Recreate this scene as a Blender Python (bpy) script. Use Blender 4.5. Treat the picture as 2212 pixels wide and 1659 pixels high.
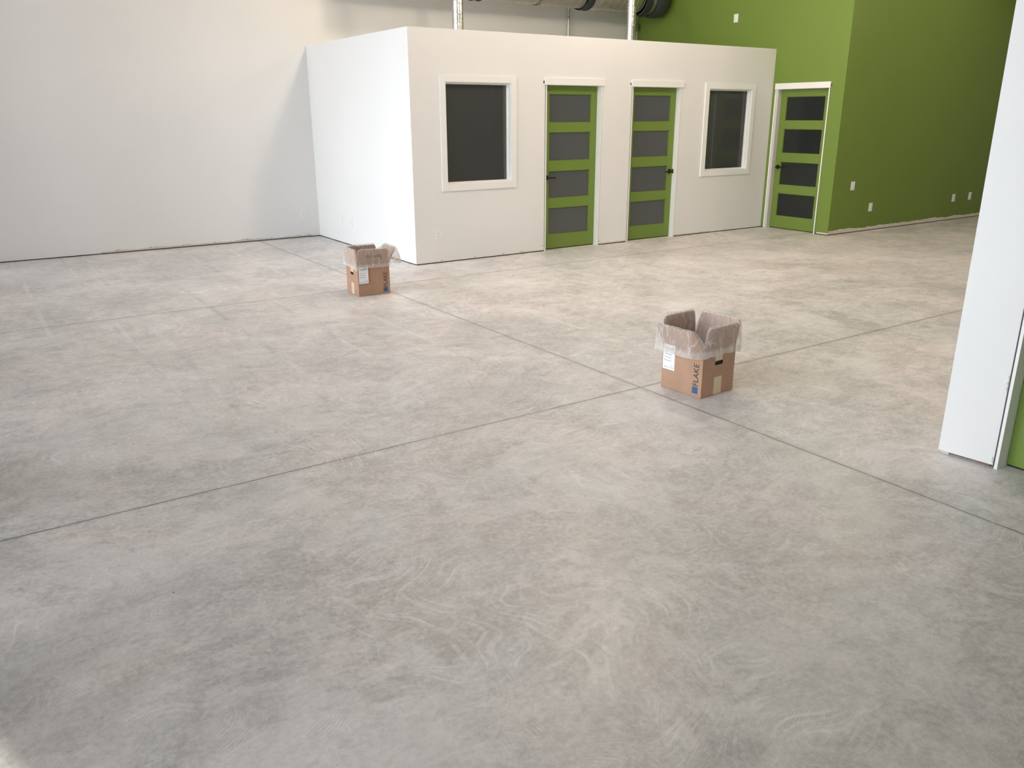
import bpy, bmesh, math, random
from mathutils import Vector, Matrix, noise

for o in list(bpy.data.objects):
    bpy.data.objects.remove(o)
SC = bpy.context.scene
COL = SC.collection
R = math.radians

# ------------------------------------------------------------------ camera
cam_d = bpy.data.cameras.new('camera')
cam = bpy.data.objects.new('camera', cam_d)
COL.objects.link(cam)
cam_d.sensor_width = 36.0
cam_d.sensor_fit = 'HORIZONTAL'
cam_d.lens = 1757.0 / 2212 * 36.0
cam_d.clip_start = 0.05
CR = Vector((0.83011814, -0.55757774, -0.00330753))
CU = Vector((0.17739865, 0.25847703, 0.94958904))
CF = Vector((0.52861479, 0.78885783, -0.31348001))
m = Matrix((CR, CU, -CF)).transposed().to_4x4()
m.translation = (0, 0, 1.690)
cam.matrix_world = m
SC.camera = cam

# ------------------------------------------------------------------ sky, sun, exposure
SC.view_settings.view_transform = 'Standard'
SC.view_settings.look = 'None'
SC.view_settings.gamma = 1.0
SC.view_settings.use_curve_mapping = False
SC.view_settings.exposure = 0.04
SC.cycles.use_denoising = True
SC.cycles.max_bounces = 12
SC.cycles.diffuse_bounces = 7
SC.cycles.glossy_bounces = 5
SC.cycles.transparent_max_bounces = 16
SC.cycles.sample_clamp_indirect = 6.0
SC.cycles.caustics_reflective = False
SC.cycles.caustics_refractive = False

world = bpy.data.worlds.new('overcast_sky')
SC.world = world
world.use_nodes = True
wn = world.node_tree.nodes
wl = world.node_tree.links
bg = wn['Background']
tc = wn.new('ShaderNodeTexCoord')
sp = wn.new('ShaderNodeSeparateXYZ')
cr = wn.new('ShaderNodeValToRGB')
wl.new(tc.outputs['Generated'], sp.inputs[0])
wl.new(sp.outputs['Z'], cr.inputs[0])
wl.new(cr.outputs[0], bg.inputs[0])
cr.color_ramp.elements[0].position = 0.0
cr.color_ramp.elements[0].color = (0.91, 0.905, 0.96, 1)
cr.color_ramp.elements[1].position = 0.7
cr.color_ramp.elements[1].color = (0.79, 0.85, 1.0, 1)
SKY = 7.2
bg.inputs[1].default_value = SKY

sun_d = bpy.data.lights.new('sun', 'SUN')
sun_d.energy = 6.0
sun_d.angle = R(0.6)
sun_d.color = (1.0, 0.95, 0.86)
sun = bpy.data.objects.new('sun', sun_d)
COL.objects.link(sun)
_el = R(18.5)
_d = Vector((-0.252 * math.cos(_el), 0.968 * math.cos(_el), -math.sin(_el)))
sun.rotation_euler = _d.to_track_quat('-Z', 'Y').to_euler()
sun.location = (3, -14, 6)

# ------------------------------------------------------------------ measured layout (metres)
YF = 8.627      # front of the small office block
YB = 11.704     # long white wall at the back
X0 = 4.421      # left face of the office block
XG = 10.535     # green wall holding the third door
YG = 7.40       # green wall running away to the right
HO = 2.617      # height of the office block
XW = -0.62      # storefront on the left
YR = -3.0       # rear wall, behind the camera
CEIL = 5.0
XE = 19.0       # far right end

def HW(a):                      # head height of the storefront panes
    return 4.4

def SL(a):                      # sill height
    return 0.05

def portal(name, loc, rot, sx, sy):
    d = bpy.data.lights.new(name, 'AREA')
    d.shape = 'RECTANGLE'
    d.size = sx
    d.size_y = sy
    d.cycles.is_portal = True
    o = bpy.data.objects.new(name, d)
    COL.objects.link(o)
    o.location = loc
    o.rotation_euler = rot
    return o

WL = [(0.9, 2.5), (2.6, 4.25), (4.4, 6.5), (6.6, 8.2), (8.3, 9.9), (10.0, 11.5)]     # storefront panes, left wall (y ranges)
WR = [(0.35, 1.31)]                                                            # rear panes (x ranges)
for i, (a, b) in enumerate(WL):
    portal('sky_portal', (XW - 0.12, (a + b) / 2, (HW(a) + SL(a)) / 2), (0, R(-90), 0), HW(a) - SL(a), b - a)
for i, (a, b) in enumerate(WR):
    portal('sky_portal', ((a + b) / 2, YR - 0.12, 1.1), (R(90), 0, 0), b - a, 2.1)

# ------------------------------------------------------------------ node helpers
def mat(name, base=(0.8, 0.8, 0.8), rough=0.5, metal=0.0, spec=0.5):
    mm = bpy.data.materials.new(name)
    mm.use_nodes = True
    b = mm.node_tree.nodes['Principled BSDF']
    b.inputs['Base Color'].default_value = (*base, 1)
    b.inputs['Roughness'].default_value = rough
    b.inputs['Metallic'].default_value = metal
    b.inputs['Specular IOR Level'].default_value = spec
    return mm

class NT:
    def __init__(s, mm):
        s.t = mm.node_tree
        s.b = s.t.nodes['Principled BSDF']
        s.out = s.t.nodes['Material Output']
        s.pos = s.t.nodes.new('ShaderNodeNewGeometry').outputs['Position']
    def n(s, kind, **kw):
        nd = s.t.nodes.new(kind)
        for k, v in kw.items():
            setattr(nd, k, v)
        return nd
    def link(s, a, b):
        s.t.links.new(a, b)
    def _in(s, sock, v):
        if isinstance(v, bpy.types.NodeSocket):
            s.link(v, sock)
        else:
            sock.default_value = v
    def math(s, op, a, b=None, c=None, clamp=False):
        nd = s.n('ShaderNodeMath', operation=op, use_clamp=clamp)
        s._in(nd.inputs[0], a)
        if b is not None: s._in(nd.inputs[1], b)
        if c is not None: s._in(nd.inputs[2], c)
        return nd.outputs[0]
    def mix(s, f, a, b, mode='MIX'):
        nd = s.n('ShaderNodeMix', data_type='RGBA', blend_type=mode)
        s._in(nd.inputs[0], f)
        for sock, v in ((nd.inputs[6], a), (nd.inputs[7], b)):
            if isinstance(v, bpy.types.NodeSocket): s.link(v, sock)
            else: sock.default_value = (*v, 1)
        return nd.outputs[2]
    def noise(s, vec, scale, detail=4, rough=0.55, dist=0.0, out='Fac'):
        nd = s.n('ShaderNodeTexNoise')
        s.link(vec, nd.inputs['Vector'])
        nd.inputs['Scale'].default_value = scale
        nd.inputs['Detail'].default_value = detail
        nd.inputs['Roughness'].default_value = rough
        nd.inputs['Distortion'].default_value = dist
        return nd.outputs[out]
    def map(s, vec, scale=(1, 1, 1), rot=(0, 0, 0), loc=(0, 0, 0)):
        nd = s.n('ShaderNodeMapping')
        s.link(vec, nd.inputs[0])
        nd.inputs['Location'].default_value = loc
        nd.inputs['Rotation'].default_value = rot
        nd.inputs['Scale'].default_value = scale
        return nd.outputs[0]
    def rng(s, v, a, b, c=0.0, d=1.0, smooth=False):
        nd = s.n('ShaderNodeMapRange')
        if smooth: nd.interpolation_type = 'SMOOTHSTEP'
        s.link(v, nd.inputs[0])
        for i, q in enumerate((a, b, c, d)):
            nd.inputs[i + 1].default_value = q
        return nd.outputs[0]
    def xyz(s, v):
        nd = s.n('ShaderNodeSeparateXYZ')
        s.link(v, nd.inputs[0])
        return nd.outputs
    def vadd(s, a, b):
        nd = s.n('ShaderNodeVectorMath', operation='ADD')
        s.link(a, nd.inputs[0]); s.link(b, nd.inputs[1])
        return nd.outputs[0]
    def vscale(s, a, k):
        nd = s.n('ShaderNodeVectorMath', operation='SCALE')
        s.link(a, nd.inputs[0]); nd.inputs['Scale'].default_value = k
        return nd.outputs[0]
    def bump(s, h, strength=0.2, dist=0.01):
        nd = s.n('ShaderNodeBump')
        nd.inputs['Strength'].default_value = strength
        nd.inputs['Distance'].default_value = dist
        s.link(h, nd.inputs['Height'])
        s.link(nd.outputs[0], s.b.inputs['Normal'])
        return nd.outputs[0]

def wall_paint(name, col, strip=None, axis='X', rough=0.55, bare=(0.55, 0.50, 0.42), smear=0.03):
    """Painted drywall with roller texture; strip = (from, to, height, raggedness): bare board at its foot where a skirting was pulled off."""
    mm = mat(name, col, rough, spec=0.35)
    s = NT(mm)
    n1 = s.noise(s.pos, 0.9, 3)
    c = s.mix(s.rng(n1, 0.3, 0.7, 0.0, 1.0), tuple(v * 0.985 for v in col), tuple(min(1, v * 1.015) for v in col))
    if strip:
        a, b, h, rag = strip
        x, y, z = s.xyz(s.pos)
        u = x if axis == 'X' else y
        cmb = s.n('ShaderNodeCombineXYZ')
        s.link(u, cmb.inputs[0])
        e = s.noise(cmb.outputs[0], 1.7, 4, 0.75)
        e2 = s.noise(cmb.outputs[0], 22.0, 3, 0.6)
        hh = s.math('MULTIPLY_ADD', s.math('SUBTRACT', e, 0.5), rag * 2, h)
        hh = s.math('MULTIPLY_ADD', s.math('SUBTRACT', e2, 0.5), smear * 0.35, hh)
        msk = s.math('LESS_THAN', z, hh)
        msk = s.math('MULTIPLY', msk, s.math('GREATER_THAN', u, a))
        msk = s.math('MULTIPLY', msk, s.math('LESS_THAN', u, b))
        nb = s.noise(s.pos, 14.0, 3)
        barec = s.mix(nb, tuple(v * 0.85 for v in bare), tuple(min(1, v * 1.12) for v in bare))
        c = s.mix(msk, c, barec)
    s.link(c, s.b.inputs['Base Color'])
    s.bump(s.noise(s.pos, 260.0, 2), 0.04, 0.002)
    return mm

WHITE = (0.80, 0.795, 0.78)
GREEN = (0.160, 0.243, 0.042)
M = {}
M['white'] = wall_paint('white_wall_paint', WHITE)
M['white_back'] = wall_paint('white_wall_paint_bare_foot', WHITE, (1.45, 4.3, 0.035, 0.06), 'X', bare=(0.62, 0.58, 0.51))
M['white_office'] = wall_paint('white_office_paint', WHITE, (5.9, 9.4, 0.028, 0.03), 'X', bare=(0.66, 0.61, 0.53))
M['green'] = wall_paint('green_wall_paint', GREEN)
M['green_foot'] = wall_paint('green_wall_paint_bare_foot', GREEN, (10.45, 30, 0.062, 0.06), 'X', bare=(0.72, 0.68, 0.58))
M['green_door'] = mat('green_door_paint', (0.158, 0.240, 0.040), 0.42)
M['trim'] = mat('white_gloss_trim', (0.86, 0.86, 0.84), 0.35)
M['raw_trim'] = mat('cream_raw_trim_edge', (0.80, 0.74, 0.60), 0.6)
M['dark'] = mat('gap_shade', (0.02, 0.018, 0.016), 0.9)  # near-black that paints the shade in gaps, holes and under doors
M['black'] = mat('black_metal', (0.012, 0.012, 0.012), 0.35, 0.6)
M['plate'] = mat('white_plastic_plate', (0.84, 0.84, 0.82), 0.3)
M['slot'] = mat('dark_slot', (0.05, 0.05, 0.05), 0.6)
M['ceiling'] = mat('ceiling_deck', (0.62, 0.60, 0.57), 0.8)
M['wood'] = mat('brown_rough_stud', (0.22, 0.12, 0.07), 0.8)
M['aluminium'] = mat('dark_aluminium', (0.12, 0.12, 0.13), 0.4, 0.8)
M['asphalt'] = mat('asphalt', (0.22, 0.22, 0.22), 0.9)
M['dim'] = mat('darkened_drywall', (0.34, 0.34, 0.32), 0.8)  # darker copy of the drywall, dim room shade put into the colour
M['gap_grey'] = mat('grey_brown_gap', (0.10, 0.085, 0.075), 0.9)
M['rust'] = mat('rusty_screw_head', (0.06, 0.035, 0.02), 0.7)

def glass(name, tint=(0.8, 0.85, 0.85), rough=0.0, haze=0.0):
    mm = bpy.data.materials.new(name)
    mm.use_nodes = True
    t = mm.node_tree
    t.nodes.remove(t.nodes['Principled BSDF'])
    out = t.nodes['Material Output']
    tr = t.nodes.new('ShaderNodeBsdfTransparent')
    tr.inputs[0].default_value = (*tint, 1)
    gl = t.nodes.new('ShaderNodeBsdfGlossy')
    gl.inputs['Roughness'].default_value = rough
    gl.inputs['Color'].default_value = (0.9, 0.95, 0.95, 1)
    fr = t.nodes.new('ShaderNodeFresnel')
    fr.inputs[0].default_value = 1.52
    mx = t.nodes.new('ShaderNodeMixShader')
    t.links.new(fr.outputs[0], mx.inputs[0])
    t.links.new(tr.outputs[0], mx.inputs[1])
    t.links.new(gl.outputs[0], mx.inputs[2])
    if haze:
        df = t.nodes.new('ShaderNodeBsdfDiffuse')
        df.inputs[0].default_value = (0.42, 0.43, 0.42, 1)
        m2 = t.nodes.new('ShaderNodeMixShader')
        m2.inputs[0].default_value = haze
        t.links.new(mx.outputs[0], m2.inputs[1])
        t.links.new(df.outputs[0], m2.inputs[2])
        t.links.new(m2.outputs[0], out.inputs[0])
    else:
        t.links.new(mx.outputs[0], out.inputs[0])
    return mm
M['glass'] = glass('window_glass', (0.85, 0.87, 0.86), 0.0, 0.10)
M['store_glass'] = glass('storefront_glass', (0.97, 0.99, 0.98))

def frosted(name, col):
    mm = mat(name, col, 0.28)
    s = NT(mm)
    s.bump(s.noise(s.pos, 500.0, 2), 0.08, 0.001)
    return mm
M['frosted'] = frosted('frosted_grey_glass', (0.088, 0.096, 0.094))
M['frosted_dark'] = frosted('frosted_dark_glass', (0.012, 0.015, 0.014))

def galv(name, col=(0.62, 0.62, 0.61), rough=0.27):
    mm = mat(name, col, rough, 1.0)
    s = NT(mm)
    v = s.n('ShaderNodeTexVoronoi')
    s.link(s.pos, v.inputs['Vector'])
    v.inputs['Scale'].default_value = 45
    x = s.rng(v.outputs['Distance'], 0.0, 0.8, 0.82, 1.06)
    c = s.mix(1.0, col, s.rng(v.outputs['Distance'], 0.0, 0.8, 0.85, 1.05), 'MULTIPLY')
    s.link(c, s.b.inputs['Base Color'])
    s.link(s.rng(s.noise(s.pos, 6, 3), 0.3, 0.7, rough * 0.8, rough * 1.3), s.b.inputs['Roughness'])
    return mm
M['galv'] = galv('galvanised_steel')
M['galv_dark'] = galv('dull_galvanised_steel', (0.56, 0.54, 0.50), 0.33)
M['wrap'] = mat('dark_duct_wrap', (0.035, 0.042, 0.040), 0.55)

# ------------------------------------------------------------------ concrete
def concrete():
    mm = mat('ground_concrete', (0.4, 0.38, 0.35), 0.5, spec=0.65)
    s = NT(mm)
    P = s.pos
    x, y, z = s.xyz(P)
    # slow warp so nothing runs ruler straight
    wv = s.vscale(s.noise(P, 0.7, 3, out='Color'), 0.55)
    Pw = s.vadd(P, wv)
    big = s.noise(s.map(Pw, loc=(5.3, 2.1, 0)), 0.55, 4, 0.6)  # offset picked so the mottling carries some of the window light falloff
    mid = s.noise(s.map(Pw, loc=(3.3, 9.1, 0)), 2.1, 6, 0.62)
    streak = s.noise(s.map(Pw, (1.0, 3.0, 1), (0, 0, R(-20))), 3.4, 8, 0.74, 0.9)
    fine = s.noise(P, 46, 4, 0.7)
    grit = s.noise(P, 240, 2, 0.6)
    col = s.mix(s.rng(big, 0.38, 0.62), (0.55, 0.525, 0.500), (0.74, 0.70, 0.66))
    col = s.mix(s.rng(mid, 0.38, 0.60), s.mix(0.62, col, (0.31, 0.298, 0.286)), col)
    warm = s.noise(P, 0.42, 3, 0.5)
    col = s.mix(s.math('MULTIPLY', s.rng(warm, 0.45, 0.7), 0.40), col, (0.50, 0.44, 0.37))
    # pale laitance wisps
    w = s.rng(streak, 0.52, 0.70)
    col = s.mix(s.math('MULTIPLY', w, 0.62), col, (0.72, 0.69, 0.63))
    d = s.rng(streak, 0.48, 0.34)
    col = s.mix(s.math('MULTIPLY', d, 0.55), col, (0.22, 0.215, 0.195))
    # swirled scratch arcs left by the grinder: rings about scattered centres
    def arcs(scale, freq, thr, seedloc, keep=0.5):
        pm = s.map(P, (1, 1, 0.0), (0, 0, R(20)), seedloc)
        pmw = s.vadd(pm, s.vscale(s.noise(pm, 1.6, 2, out='Color'), 0.35))
        v = s.n('ShaderNodeTexVoronoi')
        v.voronoi_dimensions = '2D'
        s.link(pmw, v.inputs['Vector'])
        v.inputs['Scale'].default_value = scale
        ring = s.math('SINE', s.math('MULTIPLY', v.outputs['Distance'], freq))
        ring = s.rng(ring, 0.72, 1.0)
        brk = s.rng(s.noise(pm, 6.0, 5, 0.8), 0.50, 0.66)
        area = s.rng(s.noise(pm, 1.15, 3, 0.55), thr, thr + 0.10)
        band = s.rng(v.outputs['Distance'], 0.28, 0.42)
        q = s.math('MULTIPLY', ring, brk)
        q = s.math('MULTIPLY', q, area)
        q = s.math('MULTIPLY', q, band)
        return q, s.math('MULTIPLY', area, band)
    # feathery wisps: thin strands that follow a slow swirl
    sw = s.vadd(P, s.vscale(s.noise(P, 1.3, 2, out='Color'), 1.1))
    strand = s.noise(s.map(sw, (1.6, 17.0, 1), (0, 0, R(35))), 2.6, 5, 0.7)
    strand2 = s.noise(s.map(sw, (15.0, 1.5, 1), (0, 0, R(10))), 2.4, 5, 0.7)
    wm = s.rng(s.noise(P, 1.25, 5, 0.7), 0.50, 0.66)
    wm2 = s.rng(s.noise(s.map(P, loc=(7, 3, 0)), 1.1, 5, 0.7), 0.50, 0.66)
    wisp = s.math('MAXIMUM', s.math('MULTIPLY', s.rng(strand, 0.50, 0.66), wm), s.math('MULTIPLY', s.rng(strand2, 0.50, 0.66), wm2))
    patch = s.rng(s.noise(Pw, 1.5, 9, 0.78, 0.3), 0.515, 0.56)
    a1, r1 = arcs(1.5, 400.0, 0.48, (3.1, 7.7, 0))
    a2, r2 = arcs(2.2, 420.0, 0.51, (13.3, 1.9, 0))
    a3, r3 = arcs(0.9, 520.0, 0.52, (21.0, 5.2, 0))
    aa = s.math('MAXIMUM', s.math('MAXIMUM', a1, a2), a3)
    rr = s.math('MAXIMUM', r1, r2)
    # straight machine passes and faint grid towards the back
    lines = None
    for (gx, wd) in ((0.45, 0.02), (0.97, 0.016), (1.19, 0.022), (1.80, 0.026), (2.36, 0.02), (2.92, 0.018), (4.15, 0.016), (4.9, 0.016), (5.7, 0.016), (6.6, 0.02)):
        dd = s.math('ABSOLUTE', s.math('SUBTRACT', s.math('MULTIPLY_ADD', s.math('SUBTRACT', s.noise(P, 1.2, 2), 0.5), 0.06, x), gx))
        l = s.rng(dd, wd * 1.5, wd * 0.3)
        lines = l if lines is None else s.math('MAXIMUM', lines, l)
    yfade = s.rng(y, 3.8, 5.2)
    lm = s.math('MULTIPLY', s.math('MULTIPLY', lines, yfade), s.rng(s.noise(P, 1.7, 3), 0.36, 0.52))
    lightdark = s.rng(s.noise(P, 0.8, 1), 0.45, 0.55)
    col = s.mix(s.math('MULTIPLY', lm, 0.60), col, s.mix(lightdark, (0.27, 0.275, 0.27), (0.80, 0.79, 0.77)))
    # fine and gritty variation
    med = s.noise(Pw, 11, 6, 0.72, 0.4)
    col = s.mix(0.34, col, s.mix(s.rng(med, 0.40, 0.60), (0.23, 0.225, 0.215), (0.66, 0.64, 0.61)))
    col = s.mix(0.30, col, s.mix(s.rng(fine, 0.36, 0.64), (0.22, 0.22, 0.21), (0.66, 0.64, 0.61)))
    col = s.mix(0.07, col, s.mix(s.rng(grit, 0.35, 0.65), (0.2, 0.2, 0.19), (0.70, 0.68, 0.64)))
    col = s.mix(s.math('MULTIPLY', patch, 0.26), col, (0.74, 0.71, 0.67))
    tint = s.rng(s.noise(Pw, 1.9, 4, 0.6), 0.42, 0.60)
    col = s.mix(0.5, col, s.mix(1.0, col, s.mix(tint, (0.95, 0.965, 0.93), (1.08, 1.01, 0.97)), 'MULTIPLY'))
    col = s.mix(s.math('MULTIPLY', wisp, 0.55), col, (0.86, 0.84, 0.81))
    col = s.mix(s.math('MULTIPLY', rr, 0.22), col, (0.66, 0.65, 0.62))
    col = s.mix(s.math('MULTIPLY', aa, 0.62), col, (0.90, 0.88, 0.85))
    # saw-cut joints
    jn = s.math('MULTIPLY', s.math('SUBTRACT', s.noise(P, 7.0, 3), 0.5), 0.010)
    jf = s.math('MULTIPLY', s.math('SUBTRACT', s.noise(P, 60.0, 2), 0.5), 0.003)
    jit = s.math('ADD', jn, jf)
    jm = None
    for ax, v0, wd in ((y, 3.72, 0.0034), (y, 7.752, 0.0034), (x, 3.503, 0.0030), (y, -0.31, 0.003)):
        dd = s.math('ABSOLUTE', s.math('SUBTRACT', s.math('ADD', ax, jit), v0))
        l = s.rng(dd, wd * 1.5, wd * 0.55)
        jm = l if jm is None else s.math('MAXIMUM', jm, l)
    halo = None
    for ax, v0 in ((y, 3.72), (y, 7.752), (x, 3.503)):
        dd = s.math('ABSOLUTE', s.math('SUBTRACT', s.math('ADD', ax, jit), v0))
        l = s.rng(dd, 0.035, 0.005)
        halo = l if halo is None else s.math('MAXIMUM', halo, l)
    col = s.mix(s.math('MULTIPLY', halo, 0.22), col, (0.23, 0.225, 0.21))
    jc = s.rng(s.noise(P, 5.0, 3), 0.30, 0.50, 0.55, 0.97)
    col = s.mix(s.math('MULTIPLY', jm, jc), col, (0.045, 0.040, 0.036))
    # specks
    v = s.n('ShaderNodeTexVoronoi')
    s.link(P, v.inputs['Vector'])
    v.inputs['Scale'].default_value = 3.2
    spk = s.math('LESS_THAN', v.outputs['Distance'], 0.013)
    col = s.mix(spk, col, (0.06, 0.045, 0.035))
    col = s.mix(1.0, col, (1.21, 1.20, 1.24), 'MULTIPLY')
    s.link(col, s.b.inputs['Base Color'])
    s.link(s.rng(s.math('ADD', mid, s.math('MULTIPLY', streak, 0.6)), 0.55, 1.05, 0.32, 0.54), s.b.inputs['Roughness'])
    h = s.math('ADD', s.math('MULTIPLY', fine, 0.30), s.math('MULTIPLY', streak, 0.7))
    h = s.math('ADD', h, s.math('MULTIPLY', mid, 0.5))
    h = s.math('SUBTRACT', h, s.math('MULTIPLY', jm, 3.0))
    s.bump(h, 0.22, 0.006)
    return mm
M['concrete'] = concrete()

# ------------------------------------------------------------------ geometry helpers
def obj(name, bm, material, parent=None, smooth=False, angle=None):
    me = bpy.data.meshes.new(name)
    bmesh.ops.recalc_face_normals(bm, faces=bm.faces)
    bm.to_mesh(me)
    bm.free()
    if material is not None:
        me.materials.append(material)
    if smooth:
        me.polygons.foreach_set('use_smooth', [True] * len(me.polygons))
        if angle is not None:
            me.set_sharp_from_angle(angle=angle)
    o = bpy.data.objects.new(name, me)
    COL.objects.link(o)
    if parent is not None:
        o.parent = parent
    return o

def bx(bm, x0, x1, y0, y1, z0, z1, bev=0.0):
    r = bmesh.ops.create_cube(bm, size=1.0)
    vs = r['verts']
    for v in vs:
        v.co = Vector(((x0 + x1) / 2 + v.co.x * (x1 - x0), (y0 + y1) / 2 + v.co.y * (y1 - y0), (z0 + z1) / 2 + v.co.z * (z1 - z0)))
    if bev > 0:
        es = list({e for v in vs for e in v.link_edges})
        bmesh.ops.bevel(bm, geom=es, offset=bev, segments=2, affect='EDGES', profile=0.5)
    return vs

def box(name, x0, x1, y0, y1, z0, z1, material, parent=None, bev=0.0):
    bm = bmesh.new()
    bx(bm, min(x0, x1), max(x0, x1), min(y0, y1), max(y0, y1), min(z0, z1), max(z0, z1), bev)
    return obj(name, bm, material, parent)

def cyl(bm, p0, p1, r0, r1=None, seg=24, caps=True):
    p0, p1 = Vector(p0), Vector(p1)
    r1 = r0 if r1 is None else r1
    ax = (p1 - p0)
    q = ax.to_track_quat('Z', 'Y').to_matrix()
    A, B = [], []
    for i in range(seg):
        a = 2 * math.pi * i / seg
        d = q @ Vector((math.cos(a), math.sin(a), 0))
        A.append(bm.verts.new(p0 + d * r0))
        B.append(bm.verts.new(p1 + d * r1))
    for i in range(seg):
        j = (i + 1) % seg
        bm.faces.new((A[i], A[j], B[j], B[i]))
    if caps:
        bm.faces.new(A[::-1])
        bm.faces.new(B)

def tag(o, label=None, cat=None, group=None, kind=None):
    if label: o['label'] = label
    if cat: o['category'] = cat
    if group: o['group'] = group
    if kind: o['kind'] = kind
    return o

def empty(name, loc=(0, 0, 0), rz=0.0):
    o = bpy.data.objects.new(name, None)
    COL.objects.link(o)
    o.location = loc
    o.rotation_euler = (0, 0, rz)
    o.empty_display_size = 0.1
    return o

def copy_tree(o, parent=None):
    c = o.copy()
    COL.objects.link(c)
    c.parent = parent
    for ch in list(o.children):
        copy_tree(ch, c)
    return c

def wall(name, axis, c0, c1, a, b, z0, z1, holes, material, label):
    """A wall slab between planes c0..c1 on AXIS, running a..b along the other axis, with rectangular holes (a0, a1, z0, z1)."""
    us = sorted({a, b, *[v for h in holes for v in h[:2]]})
    zs = sorted({z0, z1, *[v for h in holes for v in h[2:]]})
    us = [u for u in us if a <= u <= b]
    zs = [v for v in zs if z0 <= v <= z1]
    nu, nz = len(us) - 1, len(zs) - 1
    solid = [[True] * nz for _ in range(nu)]
    for i in range(nu):
        for k in range(nz):
            um, zm = (us[i] + us[i + 1]) / 2, (zs[k] + zs[k + 1]) / 2
            if any(h[0] < um < h[1] and h[2] < zm < h[3] for h in holes):
                solid[i][k] = False
    bm = bmesh.new()
    cache = {}
    def V(c, u, z):
        key = (c, u, z)
        if key not in cache:
            cache[key] = bm.verts.new((c, u, z) if axis == 'X' else (u, c, z))
        return cache[key]
    for i in range(nu):
        for k in range(nz):
            if not solid[i][k]:
                continue
            u0, u1, w0, w1 = us[i], us[i + 1], zs[k], zs[k + 1]
            for c in (c0, c1):
                bm.faces.new((V(c, u0, w0), V(c, u1, w0), V(c, u1, w1), V(c, u0, w1)))
            if i == 0 or not solid[i - 1][k]: bm.faces.new((V(c0, u0, w0), V(c1, u0, w0), V(c1, u0, w1), V(c0, u0, w1)))
            if i == nu - 1 or not solid[i + 1][k]: bm.faces.new((V(c0, u1, w0), V(c1, u1, w0), V(c1, u1, w1), V(c0, u1, w1)))
            if k == 0 or not solid[i][k - 1]: bm.faces.new((V(c0, u0, w0), V(c1, u0, w0), V(c1, u1, w0), V(c0, u1, w0)))
            if k == nz - 1 or not solid[i][k + 1]: bm.faces.new((V(c0, u0, w1), V(c1, u0, w1), V(c1, u1, w1), V(c0, u1, w1)))
    o = obj(name, bm, material)
    tag(o, label, 'wall', kind='structure')
    return o

def gap_shade_bar(parent, axis, c0, c1, a, b, zt=0.012):
    """Near-black bar painting the shade in the open gap between the board and the slab."""
    bm = bmesh.new()
    if axis == 'X': bx(bm, c0, c1, a, b, 0.0, zt)
    else: bx(bm, a, b, c0, c1, 0.0, zt)
    return obj('gap', bm, M['dark'], parent)

def screws(parent, pts, axis, c, sgn):
    for (u, z) in pts:
        bm = bmesh.new()
        if axis == 'Y': cyl(bm, (u, c, z), (u, c + sgn * 0.0015, z), 0.0055, seg=10)
        else: cyl(bm, (c, u, z), (c + sgn * 0.0015, u, z), 0.0055, seg=10)
        obj('screw', bm, M['rust'], parent)

# ------------------------------------------------------------------ the shell
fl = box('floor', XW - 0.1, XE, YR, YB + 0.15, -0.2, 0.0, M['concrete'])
tag(fl, 'ground grey concrete floor with swirl marks and saw-cut joints', 'floor', kind='structure')
ce = box('ceiling', XW - 0.1, XE, YR - 0.1, YB + 0.15, CEIL, CEIL + 0.2, M['ceiling'])
tag(ce, 'high open ceiling deck above the hall', 'ceiling', kind='structure')

GAPZ = 0.012
wb = wall('wall_back', 'Y', YB, YB + 0.15, XW - 0.1, XG + 0.15, GAPZ, CEIL, [], M['white_back'], 'long tall white wall at the back, bare board strip along its foot')
gap_shade_bar(wb, 'Y', YB + 0.012, YB + 0.14, XW, XG)
screws(wb, [(1.641, .036), (2.061, .036), (2.476, .034), (2.889, .034), (3.344, .030), (3.69, .030), (4.11, .026)], 'Y', YB, -1)

wall_l = wall('wall_left', 'X', XW - 0.10, XW, YR, YB, 0.0, CEIL, [(a, b, SL(a), HW(a)) for a, b in WL], M['white'], 'storefront wall with tall panes beside the camera')
tint_strip = box('floor_tint_strip', XW - 0.001, XW + 0.012, 4.26, 4.39, 0.0, CEIL, M['green'], wall_l)  # unseen green strip added to tint the floor edge by bounced light
wall_r = wall('wall_rear', 'Y', YR - 0.1, YR, XW, XE, 0.0, CEIL, [(a, b, 0.05, 2.15) for a, b in WR], M['dim'], 'grey storefront wall behind the viewpoint')  # unseen wall, its grey picked to cut bounce light into the hall
wall('wall_right', 'X', XE, XE + 0.1, YR, YG + 0.1, 0.0, CEIL, [], M['white'], 'far white end wall hidden beyond the pillar')

def storefront(name, axis, c, a, b, label, hh=2.95, z0_=0.05):
    t = empty(name, (c, (a + b) / 2, z0_) if axis == 'X' else ((a + b) / 2, c, 0.05))
    tag(t, label, 'window', kind='structure')
    w = (b - a) / 2
    bm = bmesh.new()
    f = 0.05
    for (u0, u1, z0, z1) in ((-w, -w + f, 0, hh), (w - f, w, 0, hh), (-w + f, w - f, 0, f), (-w + f, w - f, hh - f, hh)):
        if axis == 'X': bx(bm, -0.04, 0.04, u0, u1, z0, z1)
        else: bx(bm, u0, u1, -0.04, 0.04, z0, z1)
    obj('window_frame', bm, M['aluminium'], t)
    bm = bmesh.new()
    if axis == 'X': bx(bm, -0.004, 0.004, -w + f, w - f, f, hh - f)
    else: bx(bm, -w + f, w - f, -0.004, 0.004, f, hh - f)
    obj('pane', bm, M['store_glass'], t)
for i, (a, b) in enumerate(WL):
    storefront('window_%d' % (i + 3), 'X', XW - 0.05, a, b, 'tall storefront pane %s in the green wall' % ('nearest the back wall' if i == 5 else 'beside the viewpoint'), HW(a) - SL(a), SL(a))
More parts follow.
